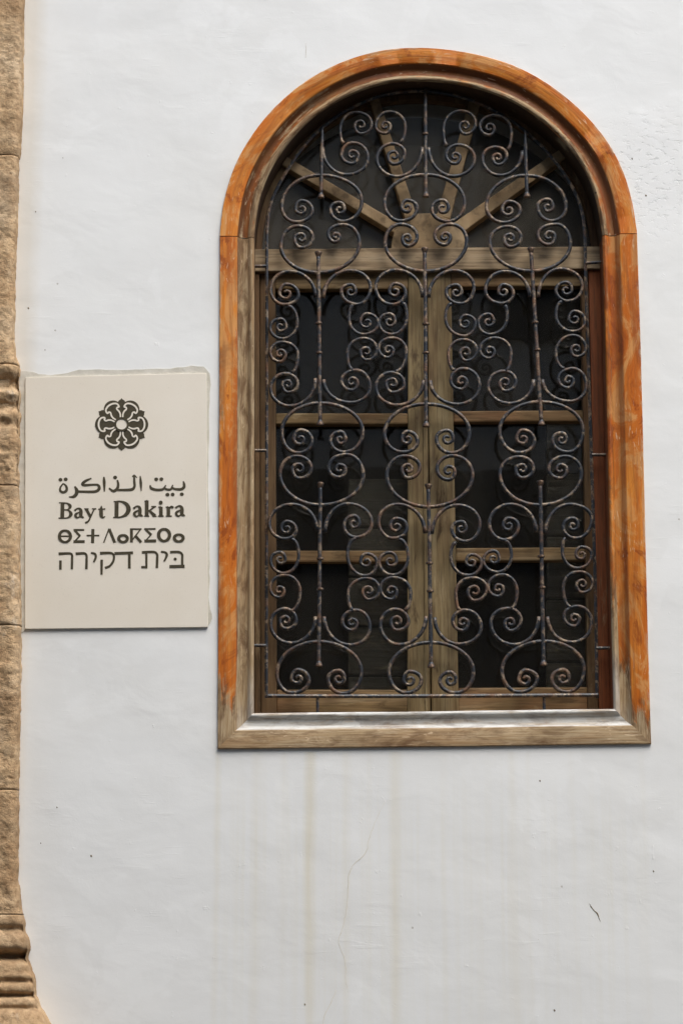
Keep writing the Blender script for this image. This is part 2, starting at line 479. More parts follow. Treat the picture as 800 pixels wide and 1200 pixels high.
# ---- outline of the window's outer edge, traced on the wall plane
left_edge = [(255, 878), (255.6, 760), (256.5, 560), (257.3, 400), (257.6, 278)]
arch_px = [(257.6, 278), (259.5, 248), (266, 215), (280, 181), (303, 145), (334.5, 110.5), (373, 84), (415, 66.5), (450, 58),
           (490, 54.8), (542, 59.5), (591, 71.5), (630, 89), (668.5, 117), (703.5, 152), (728, 190.5), (741.5, 232), (745.5, 275)]
right_edge = [(745.5, 275), (750, 420), (754, 580), (758, 740), (762, 872)]
bottom_edge = [(762, 872), (600, 874.2), (420, 876.4), (255, 878)]

def dense(pts, n):
    return [P(a, b) for a, b in catmull(pts, n)]
loop, marks = [], {}
def smooth_arc(d, it=60):
    for _ in range(it):
        d = [d[0], d[1]] + [d[i] * .5 + (d[i - 1] + d[i + 1]) * .25 for i in range(2, len(d) - 2)] + [d[-2], d[-1]]
    return d
for nm, pts, n in (('left', left_edge, 6), ('arch', arch_px, 7), ('right', right_edge, 6), ('bottom', bottom_edge, 8)):
    d = dense(pts, n)
    if nm == 'arch': d = smooth_arc(d)
    marks[nm] = (len(loop), len(loop) + len(d) - 1)
    loop += d[:-1]
NL = len(loop)
def offset_dirs():
    out = []
    for i in range(NL):
        p, q, r = loop[i - 1], loop[i], loop[(i + 1) % NL]
        a, b = (q - p).normalized(), (r - q).normalized()
        na, nb = Vector((a.z, 0, -a.x)), Vector((b.z, 0, -b.x))     # inward (loop runs clockwise seen from the lane)
        m = (na + nb).normalized()
        out.append(m / max(.3, m.dot(na)))
    return out
odir = offset_dirs()
# straight members: offsets run evenly from one mitre to the other
for nm in ('left', 'right', 'bottom'):
    a, b = marks[nm]
    for i in range(a + 1, b):
        t = (loop[i] - loop[a]).length / (loop[b % NL] - loop[a]).length
        odir[i] = odir[a].lerp(odir[b % NL], t)
def inset(t):
    return [loop[i] + odir[i] * t for i in range(NL)]

# ================================================================= THE WHITE WALL
wall = empty('white_wall', (0, 0, 0), 'white plastered wall with rain stains, holding the arched window', 'wall')
hole = inset(.03)
bm = bmesh.new()
outer = [bm.verts.new(p) for p in ((-4, 0, 0), (5, 0, 0), (5, 0, 7.5), (-4, 0, 7.5))]
inner = [bm.verts.new((p.x, 0, p.z)) for p in hole]
es = [bm.edges.new((outer[i], outer[(i + 1) % 4])) for i in range(4)]
es += [bm.edges.new((inner[i], inner[(i + 1) % NL])) for i in range(NL)]
bmesh.ops.triangle_fill(bm, edges=es, use_beauty=True)
ex = bmesh.ops.extrude_face_region(bm, geom=list(bm.faces))
for g in ex['geom']:
    if isinstance(g, bmesh.types.BMVert): g.co.y += .45
bmesh.ops.recalc_face_normals(bm, faces=bm.faces)
me = bpy.data.meshes.new('plaster'); bm.to_mesh(me); bm.free()
me.materials.append(M['plaster'])
pl = bpy.data.objects.new('plaster', me); col.objects.link(pl); pl.parent = wall

# the dark room behind the window
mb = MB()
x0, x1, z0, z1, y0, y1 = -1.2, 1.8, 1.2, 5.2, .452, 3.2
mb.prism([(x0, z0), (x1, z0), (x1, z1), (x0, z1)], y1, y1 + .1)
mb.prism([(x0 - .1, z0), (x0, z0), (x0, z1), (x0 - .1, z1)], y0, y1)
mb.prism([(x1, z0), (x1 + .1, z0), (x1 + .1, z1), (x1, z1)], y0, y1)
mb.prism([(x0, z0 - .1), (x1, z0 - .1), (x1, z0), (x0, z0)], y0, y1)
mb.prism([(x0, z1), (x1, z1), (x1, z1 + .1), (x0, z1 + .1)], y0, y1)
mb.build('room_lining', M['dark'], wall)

def crack(pts, r0, m, jitter=.6, name='crack'):
    mb = MB()
    d = catmull(pts, 5)
    p3 = [P(a + random.uniform(-jitter, jitter), b, -.0002) for a, b in d]
    n = len(p3)
    mb.tube(p3, [max(.0002, r0 * math.sin(math.pi * (i + .6) / (n + .2)) ** .6 * random.uniform(.6, 1.2)) for i in range(n)], 6, flat=.35)
    return mb.build(name, m, wall, smooth=True)
crack([(452, 938), (441, 960), (432, 985), (428, 1000), (410, 1020), (407, 1060), (402, 1085), (397, 1105), (404, 1125), (405, 1150), (408, 1163)], .0009, M['crack'])
crack([(394, 1160), (388, 1175), (380, 1190), (376, 1215)], .0010, M['crack'])
crack([(690, 1059), (694, 1065), (700, 1072), (703, 1080)], .0018, M['mark'], .5, 'chip')
crack([(358, 50), (358.5, 57), (358, 68)], .0010, M['mortar'], .2, 'chip')
crack([(110, 456), (111, 462)], .001, M['mark'], .2, 'chip')
for cx, cy, r in ((33.5, 361, .003), (53, 410, .0018), (107, 1003, .003), (67, 946, .0022), (48, 988, .0018), (632, 915, .0025),
                  (765, 1021, .0025), (756, 229, .003), (740, 186, .0022), (649, 1184, .003), (357, 1177, .0025), (42, 248, .0022), (74, 185, .0015)):
    p = P(cx, cy, -.0003)
    mb = MB()
    mb.tube([p + Vector((0, 0, -r)), p + Vector((r * .3, 0, -r * .3)), p + Vector((-r * .1, 0, r * .5)), p + Vector((r * .2, 0, r))],
            [r * .3, r * .8, r * .7, r * .2], 7, flat=.3)
    mb.build('chip', M['mark'], wall, smooth=True)

# ================================================================= THE WINDOW
wbase = P(509, 875)
win = empty('arched_window', (wbase.x, 0, wbase.z), 'arched wooden window with worn orange varnished surround and dark panes', 'window')

def sm(a, b, x):
    t = max(0, min(1, (x - a) / (b - a))) if a != b else float(x > a)
    return t * t * (3 - 2 * t)
def wear_at(piece, p, t, k):
    """0 = sound varnish, 1 = bare wood, above 1 = greyed, on the sill also a painted highlight; measured from the worn zones of the real frame"""
    zb = p.z - wbase.z
    bead, flat = t > .079, t < .05
    if piece == 'sill':
        return .95 if flat else (1.8 if t < .0625 else 1.6 if t < .079 else 1.8)  # moulding paled past bare wood: greyed, with its highlight painted in
    if piece == 'left':
        if flat: return .15 + .68 * sm(.26, -.03, zb) + (.10 if t < .01 else 0)
        return (.88 if bead else .66) + .5 * sm(.3, .0, zb)
    if piece == 'right':
        if flat: return .12 + .62 * sm(.2, -.03, zb)
        return (.32 + .9 * sm(.50, .14, zb)) if bead else (.16 + .9 * sm(.3, .08, zb))
    if flat: return .14
    side = sm(.45, -.5, p.x - wbase.x)
    return (.46 + .2 * side) if bead else .12 + .24 * side * side

def casing(name, piece, i0, i1, gap0=0, gap1=0):
    mb = MB()
    idx = list(range(i0, i1 + 1))
    rows, lens, L = [], [], 0
    for n_, i in enumerate(idx):
        q = loop[i % NL]
        if n_: L += (q - loop[idx[n_ - 1] % NL]).length
        lens.append(L)
    for n_, i in enumerate(idx):
        q, od = loop[i % NL].copy(), odir[i % NL]
        if n_ == 0 and gap0: q += (loop[idx[1] % NL] - q).normalized() * gap0
        if n_ == len(idx) - 1 and gap1: q += (loop[idx[-2] % NL] - q).normalized() * gap1
        row = []
        for k, (t, h) in enumerate(PROF):
            p = q + od * t
            # hand-planed: edges waver a little
            wv = noise.noise(Vector((p.x * 9, k * 1.7, p.z * 9))) * .0009 if 0 < k < len(PROF) - 1 else 0
            row.append(mb.vert((p.x + od.x * wv, -h - wv, p.z + od.z * wv), max(.001, wear_at(piece, p, t, k))))
        rows.append(row)
    K = len(PROF)
    uo = {'left': 0, 'arch': 3, 'right': 7, 'sill': 11}[piece]
    for a in range(len(idx) - 1):
        for k in range(K - 1):
            mb.face((rows[a][k], rows[a + 1][k], rows[a + 1][k + 1], rows[a][k + 1]),
                    ((uo + lens[a], plen[k]), (uo + lens[a + 1], plen[k]), (uo + lens[a + 1], plen[k + 1]), (uo + lens[a], plen[k + 1])))
    for row, a in ((rows[0][::-1], 0), (rows[-1], -1)):
        mb.face(row, tuple((uo + lens[a], .01 * j) for j in range(K)))
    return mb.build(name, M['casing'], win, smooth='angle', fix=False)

tag(casing('jamb', 'left', *marks['left'], 0, .0012), 'orange jamb with greyed bare inner bead')
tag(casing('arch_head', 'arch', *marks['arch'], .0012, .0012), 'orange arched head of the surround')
tag(casing('jamb', 'right', *marks['right'], .0012, 0), 'orange jamb worn pale at its foot')
tag(casing('sill_rail', 'sill', *marks['bottom'], 0, 0), 'bleached bare wood bottom rail')

# ---- lining boards of the reveal, behind the surround
def lining(i0, i1, m):
    mb = MB()
    rows = []
    for i in range(i0, i1 + 1):
        q, od = loop[i % NL], odir[i % NL]
        row = []
        for t, y in ((.0970, .0075), (.0970, .155), (.080, .155), (.080, .0075)):
            p = q + od * t
            row.append(mb.vert((p.x, y, p.z)))
        rows.append(row)
    for a, b in zip(rows, rows[1:]):
        for k in range(4):
            j = (k + 1) % 4; mb.face((a[k], b[k], b[j], a[j]))
    mb.face(rows[0]); mb.face(rows[-1][::-1])
    return mb.build('reveal_lining', M[m], win, smooth='angle')
lining(*marks['left'], 'side_v')
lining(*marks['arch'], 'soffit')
tag(lining(*marks['right'], 'red_v'), 'reddish varnished lining of the right reveal')
lining(*marks['bottom'], 'sash_h')

# ---- woodwork inside the opening
def quad(pts, yf, yb, yref=None):
    """prism whose front outline is given in photo points at depth yf"""
    mb = MB()
    mb.prism([(P(a, b, yf if yref is None else yref).x, P(a, b, yf if yref is None else yref).z) for a, b in pts], yf, yb)
    return mb
YS = .100        # sash front
YG = .134        # glass
quad([(299, 316), (304, 316), (305, 842), (299, 842)], .088, .155).build('side_frame', M['side_v'], win, bevel=.002)
quad([(689, 316), (716, 316), (722, 842), (702, 842)], .088, .155).build('side_frame', M['red_v'], win, bevel=.002)
tag(win.children[-1], 'reddish varnished side post')
quad([(290, 292), (712, 288.5), (713, 314.5), (290, 318)], .078, .155).build('transom', M['pine_h'], win, bevel=.003)

def sash(xs, y_top, y_bot, name_label, shade):
    """xs: photo x of stiles at top and bottom: (outer, glassL, glassR, outer)"""
    (a0, a1), (b0, b1), (c0, c1), (d0, d1) = xs
    s = bpy.data.objects.new('sash', None); col.objects.link(s); s.parent = win; s['label'] = name_label
    def lx(p, y): return p[0] + (p[1] - p[0]) * (y - y_top) / (y_bot - y_top)
    mb = quad([(a0, y_top), (b0, y_top), (b1, y_bot), (a1, y_bot)], YS, .142); mb.build('stile', M[shade[0]], s, bevel=.004)
    mb = quad([(c0, y_top), (d0, y_top), (d1, y_bot), (c1, y_bot)], YS, .142); mb.build('stile', M[shade[1]], s, bevel=.004)
    return s, lx
yt, yb = 318.5, 846
left_sash, lxl = sash(((304.6, 305.4), (322.5, 324.2), (478, 477), (499.6, 504.2)), yt, yb, 'left casement sash, brown and stained', ('side_v', 'sash_v'))
right_sash, lxr = sash(((500.4, 505.6), (528, 537.5), (680, 688.5), (688.6, 701.5)), yt, yb, 'right casement sash', ('sash_v', 'side_v'))

def rails(s, lx, b, c, rows, dy):
    for i, (ya, yb_, yf) in enumerate(rows):
        xa, xb = lx(b, ya), lx(c, ya)
        m = quad([(xa, ya), (xb, ya + dy), (xb, yb_ + dy), (xa, yb_)], yf, .140)
        nm = 'rail' if i in (0, len(rows) - 1) else 'muntin'
        m.build(nm, M['sash_h'], s, bevel=.0045)
def panes(s, lx, b, c, spans):
    for ya, yb_ in spans:
        quad([(lx(b, ya) - 2, ya - 2), (lx(c, ya) + 2, ya - 2), (lx(c, yb_) + 2, yb_ + 2), (lx(b, yb_) - 2, yb_ + 2)], YG, YG + .004).build('pane', M['glass'], s)
B, C = (322.5, 324.2), (478, 477)
rails(left_sash, lxl, B, C, [(318.5, 338.5, .1015), (484, 497, .103), (645, 658.5, .103), (808, 846, .1015)], 0)
panes(left_sash, lxl, B, C, [(338.5, 484), (497, 645), (658.5, 808)])
B, C = (528, 537.5), (680, 688.5)
rails(right_sash, lxr, B, C, [(318.5, 336, .1015), (481.5, 494.5, .103), (642, 657.5, .103), (806, 846, .1015)], -1)
panes(right_sash, lxr, B, C, [(336, 481.5), (494.5, 642), (657.5, 806)])
# a moulded strip over the meeting stiles' left edge
quad([(494, 318.5), (499.2, 318.5), (503.6, 842), (498, 842)], .0965, .1005).build('meeting_bead', M['sash_v'], win, bevel=.0015)

# ---- inner shutters folded back behind the lower panes, dimly seen
for pts in (((408, 560), (490, 560), (490, 850), (408, 850)), ((640, 480), (705, 480), (705, 850), (640, 850))):
    (xa, ya), _, (xb, yb_), _ = pts
    sh = bpy.data.objects.new('inner_shutter', None); col.objects.link(sh); sh.parent = win
    h = (yb_ - ya) / 5
    for i in range(5):
        quad([(xa, ya + h * i + 1.2), (xb, ya + h * i + 1.2), (xb, ya + h * (i + 1) - 1.2), (xa, ya + h * (i + 1) - 1.2)], .22, .245, .22).build('shutter_board', M['shutter'], sh, bevel=.004)

# ---- fanlight: ring, hub, spokes, five panes
ring_o, ring_i = inset(OPEN + .0005), inset(OPEN + .016)
a0, a1 = marks['arch']
mb = MB()
top_z = P(500, 292, .1).z
idx = [i for i in range(a0 - 2, a1 + 3)]
rf = [[], [], [], []]
for i in idx:
    o_, n_ = ring_o[i % NL], ring_i[i % NL]
    for lst, q, y in ((rf[0], o_, .104), (rf[1], n_, .104), (rf[2], n_, .14), (rf[3], o_, .14)):
        lst.append(mb.vert((q.x, y, q.z)))
for j in range(len(idx) - 1):
    for a in range(4):
        b = (a + 1) % 4
        mb.face((rf[a][j], rf[a][j + 1], rf[b][j + 1], rf[b][j]))
mb.face([rf[a][0] for a in range(4)]); mb.face([rf[a][-1] for a in range(4)][::-1])
mb.build('arched_frame', M['side_v'], win, smooth='angle')

HUB = [(458, 296), (458.5, 284), (462, 270), (474, 258), (489.5, 250), (508.5, 249.5), (527, 257), (541, 266), (547.5, 276), (548, 295)]
quad(HUB, .084, .141).build('fan_hub', M['pine_any'], win, bevel=.003)
def spoke(p, q, w0, w1):
    d = Vector((q[0] - p[0], q[1] - p[1])).normalized(); n = Vector((-d.y, d.x))
    pts = [(p[0] + n.x * w0, p[1] + n.y * w0), (q[0] + n.x * w1, q[1] + n.y * w1), (q[0] - n.x * w1, q[1] - n.y * w1), (p[0] - n.x * w0, p[1] - n.y * w0)]
    quad(pts, .092, .140).build('fan_spoke', M['pine_any'], win, bevel=.003)
spoke((333, 188), (466, 268), 5.5, 6.3)
spoke((437, 112), (481, 254), 5.5, 7.0)
spoke((558, 112), (519, 254), 6.5, 8.0)
spoke((661, 178), (536, 267), 6.0, 7.5)

# glass of the fan: wedges meeting behind the spokes
gl = inset(OPEN + .012)
hubc = P(503, 296, YG)
angs = []
for p in ((333, 188), (437, 112), (558, 112), (661, 178)):
    e = P(p[0], p[1], YG); angs.append(math.atan2(e.z - hubc.z, e.x - hubc.x))
bounds = [math.pi + .02] + angs + [-.02]
rim = []
for i in range(a0 - 3, a1 + 4):
    q = gl[i % NL]; rim.append((math.atan2(q.z - hubc.z, q.x - hubc.x) % (2 * math.pi), q.x, q.z))
rim = [((a if a < 4.5 else a - 2 * math.pi), x, z) for a, x, z in rim]
rim.sort(reverse=True)
def rim_at(a):
    for (a1_, x1_, z1_), (a2_, x2_, z2_) in zip(rim, rim[1:]):
        if a1_ >= a >= a2_:
            t = (a1_ - a) / max(1e-9, a1_ - a2_); return (x1_ + (x2_ - x1_) * t, z1_ + (z2_ - z1_) * t)
    return (rim[0][1], rim[0][2]) if a > rim[0][0] else (rim[-1][1], rim[-1][2])
for hi, lo in zip(bounds, bounds[1:]):
    pts = [(hubc.x, hubc.z)]
    for s_ in range(15):
        pts.append(rim_at(hi - .002 + (lo + .002 - hi + .002) * s_ / 14))
    mb = MB(); mb.prism(pts, YG, YG + .004)
    mb.build('fan_pane', M['fan_glass'], win)

# ================================================================= THE GRILLE
YI = .050
gbase = P(506, 815, YI)
gr = empty('window_grille', (gbase.x, YI, gbase.z), 'rusty wrought iron grille of scrolls fixed inside the arched window opening', 'grille')

def ell(p, q, hor, n):
    """quarter ellipse p -> q, leaving p horizontally when hor"""
    out = []
    for k in range(n):
        t = math.pi / 2 * k / n
        if hor: out.append((p[0] + (q[0] - p[0]) * math.sin(t), p[1] + (q[1] - p[1]) * (1 - math.cos(t))))
        else: out.append((p[0] + (q[0] - p[0]) * (1 - math.cos(t)), p[1] + (q[1] - p[1]) * math.sin(t)))
    return out

def scroll_path(ext, c, hor):
    """ext: successive extreme points; the last one lies beside the eye c, from there the bar winds in"""
    pts = []
    for p, q in zip(ext, ext[1:]):
        pts += ell(p, q, hor, 9)
        hor = not hor
    last, prev = ext[-1], ext[-2]
    # winding in: each quarter turn closer to the eye
    if hor:   # leaving horizontally: last is a top / bottom extreme
        d = Vector((0, 1 if last[1] > c[1] else -1)); r = abs(last[1] - c[1])
        e = Vector((1 if c[0] > prev[0] else -1, 0))
    else:
        d = Vector((1 if last[0] > c[0] else -1, 0)); r = abs(last[0] - c[0])
        e = Vector((0, 1 if c[1] > prev[1] else -1))
    turn = e
    p = last
    dirs = [turn, -d, -turn, d, turn, -d]
    rr = r
    for j, dd in enumerate(dirs):
        rr = max(1.5, rr * (.74 if j else .78))
        q = (c[0] + dd.x * rr, c[1] + dd.y * rr)
        pts += ell(p, q, hor, 6)
        hor = not hor
        p = q
    pts.append(p)
    return pts

def scroll(start, ext, c, hor=False, r=.0047, y=0.0):
    pts = scroll_path([start] + ext, c, hor)
    y = YI + y
    p3 = []
    # resample evenly
    w = [P(a, b, y) for a, b in pts]
    acc, step = [w[0]], .0042
    for q in w[1:]:
        if (q - acc[-1]).length > step * .8: acc.append(q)
    n = len(acc)
    ph = random.uniform(0, 99)
    rad = []
    for i in range(n):
        f = i / n
        rr = r * (1 + .10 * noise.noise(Vector((acc[i].x * 60, ph, acc[i].z * 40))))
        if f > .72: rr *= 1 - .22 * (f - .72) / .28
        if i < 3: rr *= 1.15
        rad.append(rr)
    mb = MB(); mb.tube(acc, rad, 8)
    return mb.build('scroll', M['iron'], gr, smooth=True)

def half_omega(top, outer, low, inner, c, y=.0):
    scroll(top, [outer, low, inner], c, hor=True, r=.0049, y=y)

# --- C-shaped pairs, opening down (row B) and up (row C): top, then left (outer, low, inner, eye) and right
OM = [
 ((375,205.3), ((330,242),(347,260.4),(366,247),(353.4,245)), ((423.8,235.6),(402,259.6),(387,245),(397.5,245.6))),
 ((498,204.7), ((450.3,237.5),(469,259),(488.4,244),(477,243.5)), ((544,237.5),(524.4,259.6),(505.6,245),(518,244))),
 ((616,205.6), ((569.4,242),(590,261),(609,246),(595.6,246.5)), ((662.8,242),(646,259),(629.4,242),(641,242.8))),
 ((373,319.6), ((329,288),(348.8,265),(366.6,278.8),(353,279.7)), ((421,284.4),(402,263.4),(384.4,274),(393,277))),
 ((498.7,318), ((451,284),(469,262.8),(488.4,277),(477.5,279.7)), ((546.5,282.5),(528,262.8),(509,276),(520.6,277.8))),
 ((622,317.8), ((573.5,282.5),(594.7,265.6),(610,278.8),(597.5,279.7)), ((667.8,286),(651,262.8),(629.8,275),(642.5,277))),
 ((375,472.5), ((330,506),(349,531),(365.6,516.6),(352,514.7)), ((425,506),(403,530),(387,515.6),(398.4,515))),
 ((499,473.4), ((450.3,508),(472,530),(489,517.5),(477.5,514.7)), ((550,507),(529,531),(511,513.8),(523.4,514))),
 ((633,471), ((585,504.4),(607.8,530.6),(625.6,517.5),(612.5,514.3)), ((682.8,504.4),(665,530),(647,515.6),(657.5,515.6))),
 ((375,592), ((328,555),(347.8,534.7),(364.7,549),(350.6,549.7)), ((425.6,557),(405,532.5),(385,548.4),(397.5,549.7))),
 ((502,594), ((453,557),(473.8,534.4),(491.6,547.5),(478.4,550)), ((553.4,557),(530,534),(511.8,549.4),(525,552))),
 ((631,592), ((585.3,555),(607.8,535.3),(624.7,549.4),(611.6,550)), ((681,555),(662,534.8),(642.5,549.4),(656,550))),
 ((373,752), ((324.4,789.4),(342,812),(362,797),(349,795)), ((423.4,787.5),(402,812.8),(384.4,795),(396.6,795.4))),
 ((504.7,752.8), ((455.6,787.5),(475.6,812),(493.4,797),(480.3,797)), ((554.4,787.5),(533.8,812),(515,797.8),(527,797))),
 ((637.5,751.5), ((587.8,785.6),(607.5,811),(629,795),(615.4,796)), ((684,783.8),(663.8,811),(646,795),(659,795))),
]
for top, L, Rr in OM:
    # one bent bar per pair: left arm reversed into right arm
    l = scroll_path([top] + list(L[:3]), L[3], True)
    r_ = scroll_path([top] + list(Rr[:3]), Rr[3], True)
    pts = l[::-1] + r_[1:]
    w = [P(a, b, YI) for a, b in pts]
    acc = [w[0]]
    for q in w[1:]:
        if (q - acc[-1]).length > .0034: acc.append(q)
    n = len(acc); ph = random.uniform(0, 99); rad = []
    for i in range(n):
        f = min(i, n - 1 - i) / n
        rr = .0057 * (1 + .10 * noise.noise(Vector((acc[i].x * 60, ph, acc[i].z * 40))))
        if f < .14: rr *= .78 + .22 * f / .14
        rad.append(rr)
    mb = MB(); mb.tube(acc, rad, 8); mb.build('scroll', M['iron'], gr, smooth=True)

# --- scrolls springing from the rods: start, (apex, outer, far, inner), eye
HORN = [
 ((377.8,173), [(406,204.8),(431,185.6),(413.4,167.4),(400,182)], (412.5,182)),
 ((494.4,173), [(465.3,207),(441.5,186.6),(459.7,168.4),(474,180)], (461.6,182.8)),
 ((502,173), [(531,206.6),(555.7,185.6),(536.6,169.7),(522.5,182)], (532.8,183.8)),
 ((611.6,177), [(586,205.7),(565,185.6),(579.7,172.5),(593.4,182)], (583,185)),
 ((369.8,348), [(340,318),(317,339),(332.8,357),(349.7,346)], (335.6,344)),
 ((378.8,349), [(409.7,317),(434,336.6),(418,356.8),(399.8,341)], (410.6,342)),
 ((495,348), [(464.4,316.5),(440,336.6),(459.7,357),(475,343)], (463,341.6)),
 ((502,348), [(531,317),(555,336.6),(539.4,356),(522.5,342)], (534,342.7)),
 ((620.4,348), [(592,318),(568.4,340),(587,355.7),(601,344)], (590,342)),
 ((630,348.8), [(655.6,315),(682,335.6),(665,353),(651,340)], (662.8,340)),
 ((369.8,444), [(340,476),(317,455.6),(334.7,437.8),(349,451)], (337.5,451)),
 ((379,445), [(410.6,472),(433.5,453.8),(417,434),(400,447)], (412,448)),
 ((496,446), [(465,475),(440.4,453.8),(458.8,436.5),(473.4,451)], (460,449.6)),
 ((503.8,446), [(535.6,474),(561.5,452),(543,432),(527.8,446)], (539.8,447)),
 ((625,445), [(596.6,473),(571.6,452),(590,435),(604,448)], (592,449)),
 ((635,445), [(667,470.6),(686.6,452),(670.6,432),(653.8,444)], (665,446)),
 ((371.6,622), [(342,591),(315.4,613.4),(333.8,631.6),(347,621)], (336,619.6)),
 ((380.6,623.8), [(407,590.4),(435.4,612.5),(417,629.8),(403,616)], (414.4,613.4)),
 ((497.8,624.8), [(466,591),(443.4,610.6),(460.6,631),(476.6,618)], (464.4,617)),
 ((505.6,625.7), [(535.6,592),(562,614.4),(545,634.6),(529,620)], (539.8,619.6)),
 ((627.9,623.8), [(598.4,591),(573,613.4),(591,632.8),(606.9,617)], (595.6,616)),
 ((638.4,625.7), [(666.9,591),(693,607.8),(674.4,631),(659.4,617)], (670.6,616)),
 ((369.8,722.8), [(341,753.8),(317,731),(333.8,713.4),(347,727.5)], (335,727.5)),
 ((379.7,722.8), [(410.6,756),(433.5,735),(417,715),(401,727.5)], (412,730)),
 ((499,722.4), [(468,755.6),(445.6,732),(462.5,714),(478.4,728.4)], (465.3,728.4)),
 ((509,723.7), [(537.5,755),(563.4,735),(545,715),(530,727.5)], (541.6,729.8)),
 ((631,722.8), [(602,755.6),(574.7,729.4),(594.4,713),(610,726.6)], (598,729.8)),
 ((641,722.8), [(669.4,752.8),(692.8,729.4),(676,710.6),(660.4,722)], (672,725)),
]
for s_, e_, c_ in HORN:
    scroll(s_, e_, c_, hor=False, r=.0054)

# --- small scrolls between: start on a neighbour, (side, far, outer), eye
SMALL = [
 ((403,168), [(398.4,152),(417,131.6),(435.4,146)], (422.8,147)),
 ((468,167), [(474.7,148),(456,131),(440,148)], (451,147.8)),
 ((523.4,170.6), [(519.3,152),(539.4,130),(557,144)], (545,147.8)),
 ((593.8,175), [(599,155.6),(579.7,135),(562,148)], (572.8,150)),
 ((337.5,359), [(348.4,378.8),(331,397),(316.5,384)], (328.5,383)),
 ((413.4,358), [(408.8,373),(425.6,392),(443,379)], (429.8,378)),
 ((471,355), [(476.6,371),(458.8,392),(444,378)], (456,377)),
 ((529,356), [(521.6,372),(543,393.8),(556.8,378.8)], (545,378.8)),
 ((591,358), [(594,371),(574,392),(560,378)], (571.6,377)),
 ((658,353.5), [(651,369),(670.6,388.5),(685,377)], (673,374)),
 ((341.6,437), [(349,416),(331,401),(316.5,413.4)], (328,415)),
 ((413,433.5), [(407,414),(425.6,396.5),(441.6,410.6)], (429.4,412.5)),
 ((462.5,435.5), [(476,412.5),(459.7,396),(443.4,408)], (454.4,410.6)),
 ((532.8,434), [(525,415),(542,398),(558.5,410.6)], (546,413)),
 ((592,434.6), [(598.4,414),(578.8,396),(562,410.6)], (572.8,411.6)),
 ((661,432), [(651,413.4),(670.6,393),(686,408.8)], (675,409.5)),
 ((341.6,632), [(350,650),(332.8,672),(317,656.6)], (328,655.6)),
 ((417,631), [(407,650),(427.5,674.8),(441.6,659.4)], (429.4,658.4)),
 ((467,632), [(478,652),(460.6,674),(444,658.4)], (457,657.5)),
 ((533.8,636), [(527.8,652),(547.8,674.4),(564,659.4)], (552.5,658.8)),
 ((591,633.5), [(598.8,651),(582.5,670.6),(566,656.6)], (577.8,654.7)),
 ((662,631), [(658.4,646),(676,666),(692.8,650)], (681,650)),
 ((340,716), [(351.6,693),(332.8,674),(316.5,689.4)], (327,692)),
 ((413.4,714.8), [(407.8,695),(429.4,677.8),(444.4,691)], (432,693)),
 ((474,715), [(481,695),(460.6,676.6),(445.6,689.4)], (457.8,692.8)),
 ((538.4,714.8), [(533.8,695),(552.5,677),(570,689.4)], (556,693)),
 ((598,713.4), [(605.4,693),(588,673.4),(571.6,687.5)], (583,690)),
 ((668.4,711.6), [(659.4,687.5),(678,670),(694,683.8)], (682,685)),
]
for s_, e_, c_ in SMALL:
    scroll(s_, e_, c_, hor=True, r=.0050)

# --- upright rods with heads and collars
def lathe(mb, p, prof, seg=14):
    rings = [[mb.vert(p + Vector((math.cos(2 * math.pi * k / seg) * r, math.sin(2 * math.pi * k / seg) * r, h))) for k in range(seg)] for r, h in prof]
    for a, b in zip(rings, rings[1:]):
        for k in range(seg):
            j = (k + 1) % seg; mb.face((a[k], a[j], b[j], b[k]))
    mb.face(rings[0][::-1]); mb.face(rings[-1])
def proto(name, prof, rod):
    mb = MB(); lathe(mb, worldloc(rod), prof)
    return mb.build(name, M['iron'], rod, smooth='angle')
HEAD = [(.0058, -.012), (.0075, -.007), (.0098, -.002), (.0106, .001), (.0098, .0035), (.006, .0042)]
FOOT = [(.006, -.0042), (.0098, -.0035), (.0106, -.001), (.0098, .002), (.0075, .007), (.0058, .012)]
COLL = [(.0055, -.004), (.0095, -.0026), (.0102, 0), (.0095, .0026), (.0055, .004)]
RODS = [
 ((377.8,147), (376,231), False, []),
 ((373,296.5), (375,497), True, [(373.2,378.8), (373.8,413.4)]),
 ((375.2,567), (373.6,779.6), True, [(375.2,654.7), (375.2,690.3)]),
 ((498,102), (498.7,229.7), False, [(498,157)]),
 ((497.4,292), (499,498.8), True, [(498.6,379.7), (498.8,413.4)]),
 ((501.6,569), (505,781), True, [(503,660), (503.8,692.8)]),
 ((615,152), (617,230), False, []),
 ((621.6,292), (634,497), True, [(626.6,377.8), (629,410)]),
 ((632.6,565), (636.4,778.5), True, [(633.6,652), (635,688.4)]),
]
protos = {}
for (p, q, head, cols) in RODS:
    a, b = P(*p, YI - .0015), P(*q, YI - .0015)
    rod = None
    mb = MB()
    n = max(6, int((a - b).length / .02))
    pts, rad = [], []
    ph = random.uniform(0, 50)
    for i in range(n + 1):
        w = a.lerp(b, i / n)
        w = w + Vector((noise.noise(Vector((ph, w.z * 5, 0))), 0, 0)) * .0008
        pts.append(w); rad.append(.0059 * (1 + .05 * noise.noise(Vector((ph, w.z * 30, 3)))))
    if not head: rad[0] = .002; rad[1] = .0045
    mb.tube(pts, rad, 8)
    holder = bpy.data.objects.new('rod', None)
    rod = mb.build('rod', M['iron'], gr, smooth=True)
    bpy.data.objects.remove(holder)
    # fittings on the rod (its local origin is the grille's)
    want = ([('rod_head', HEAD, p)] if head else []) + [('rod_foot', FOOT, q)] + [('collar', COLL, c) for c in cols]
    for nm, prof, at in want:
        w = P(*at, YI - .0015)
        if nm not in protos:
            o = proto(nm, prof, rod); protos[nm] = o
        else:
            o = protos[nm].copy(); col.objects.link(o); o.parent = rod
        o.location = w - worldloc(rod)

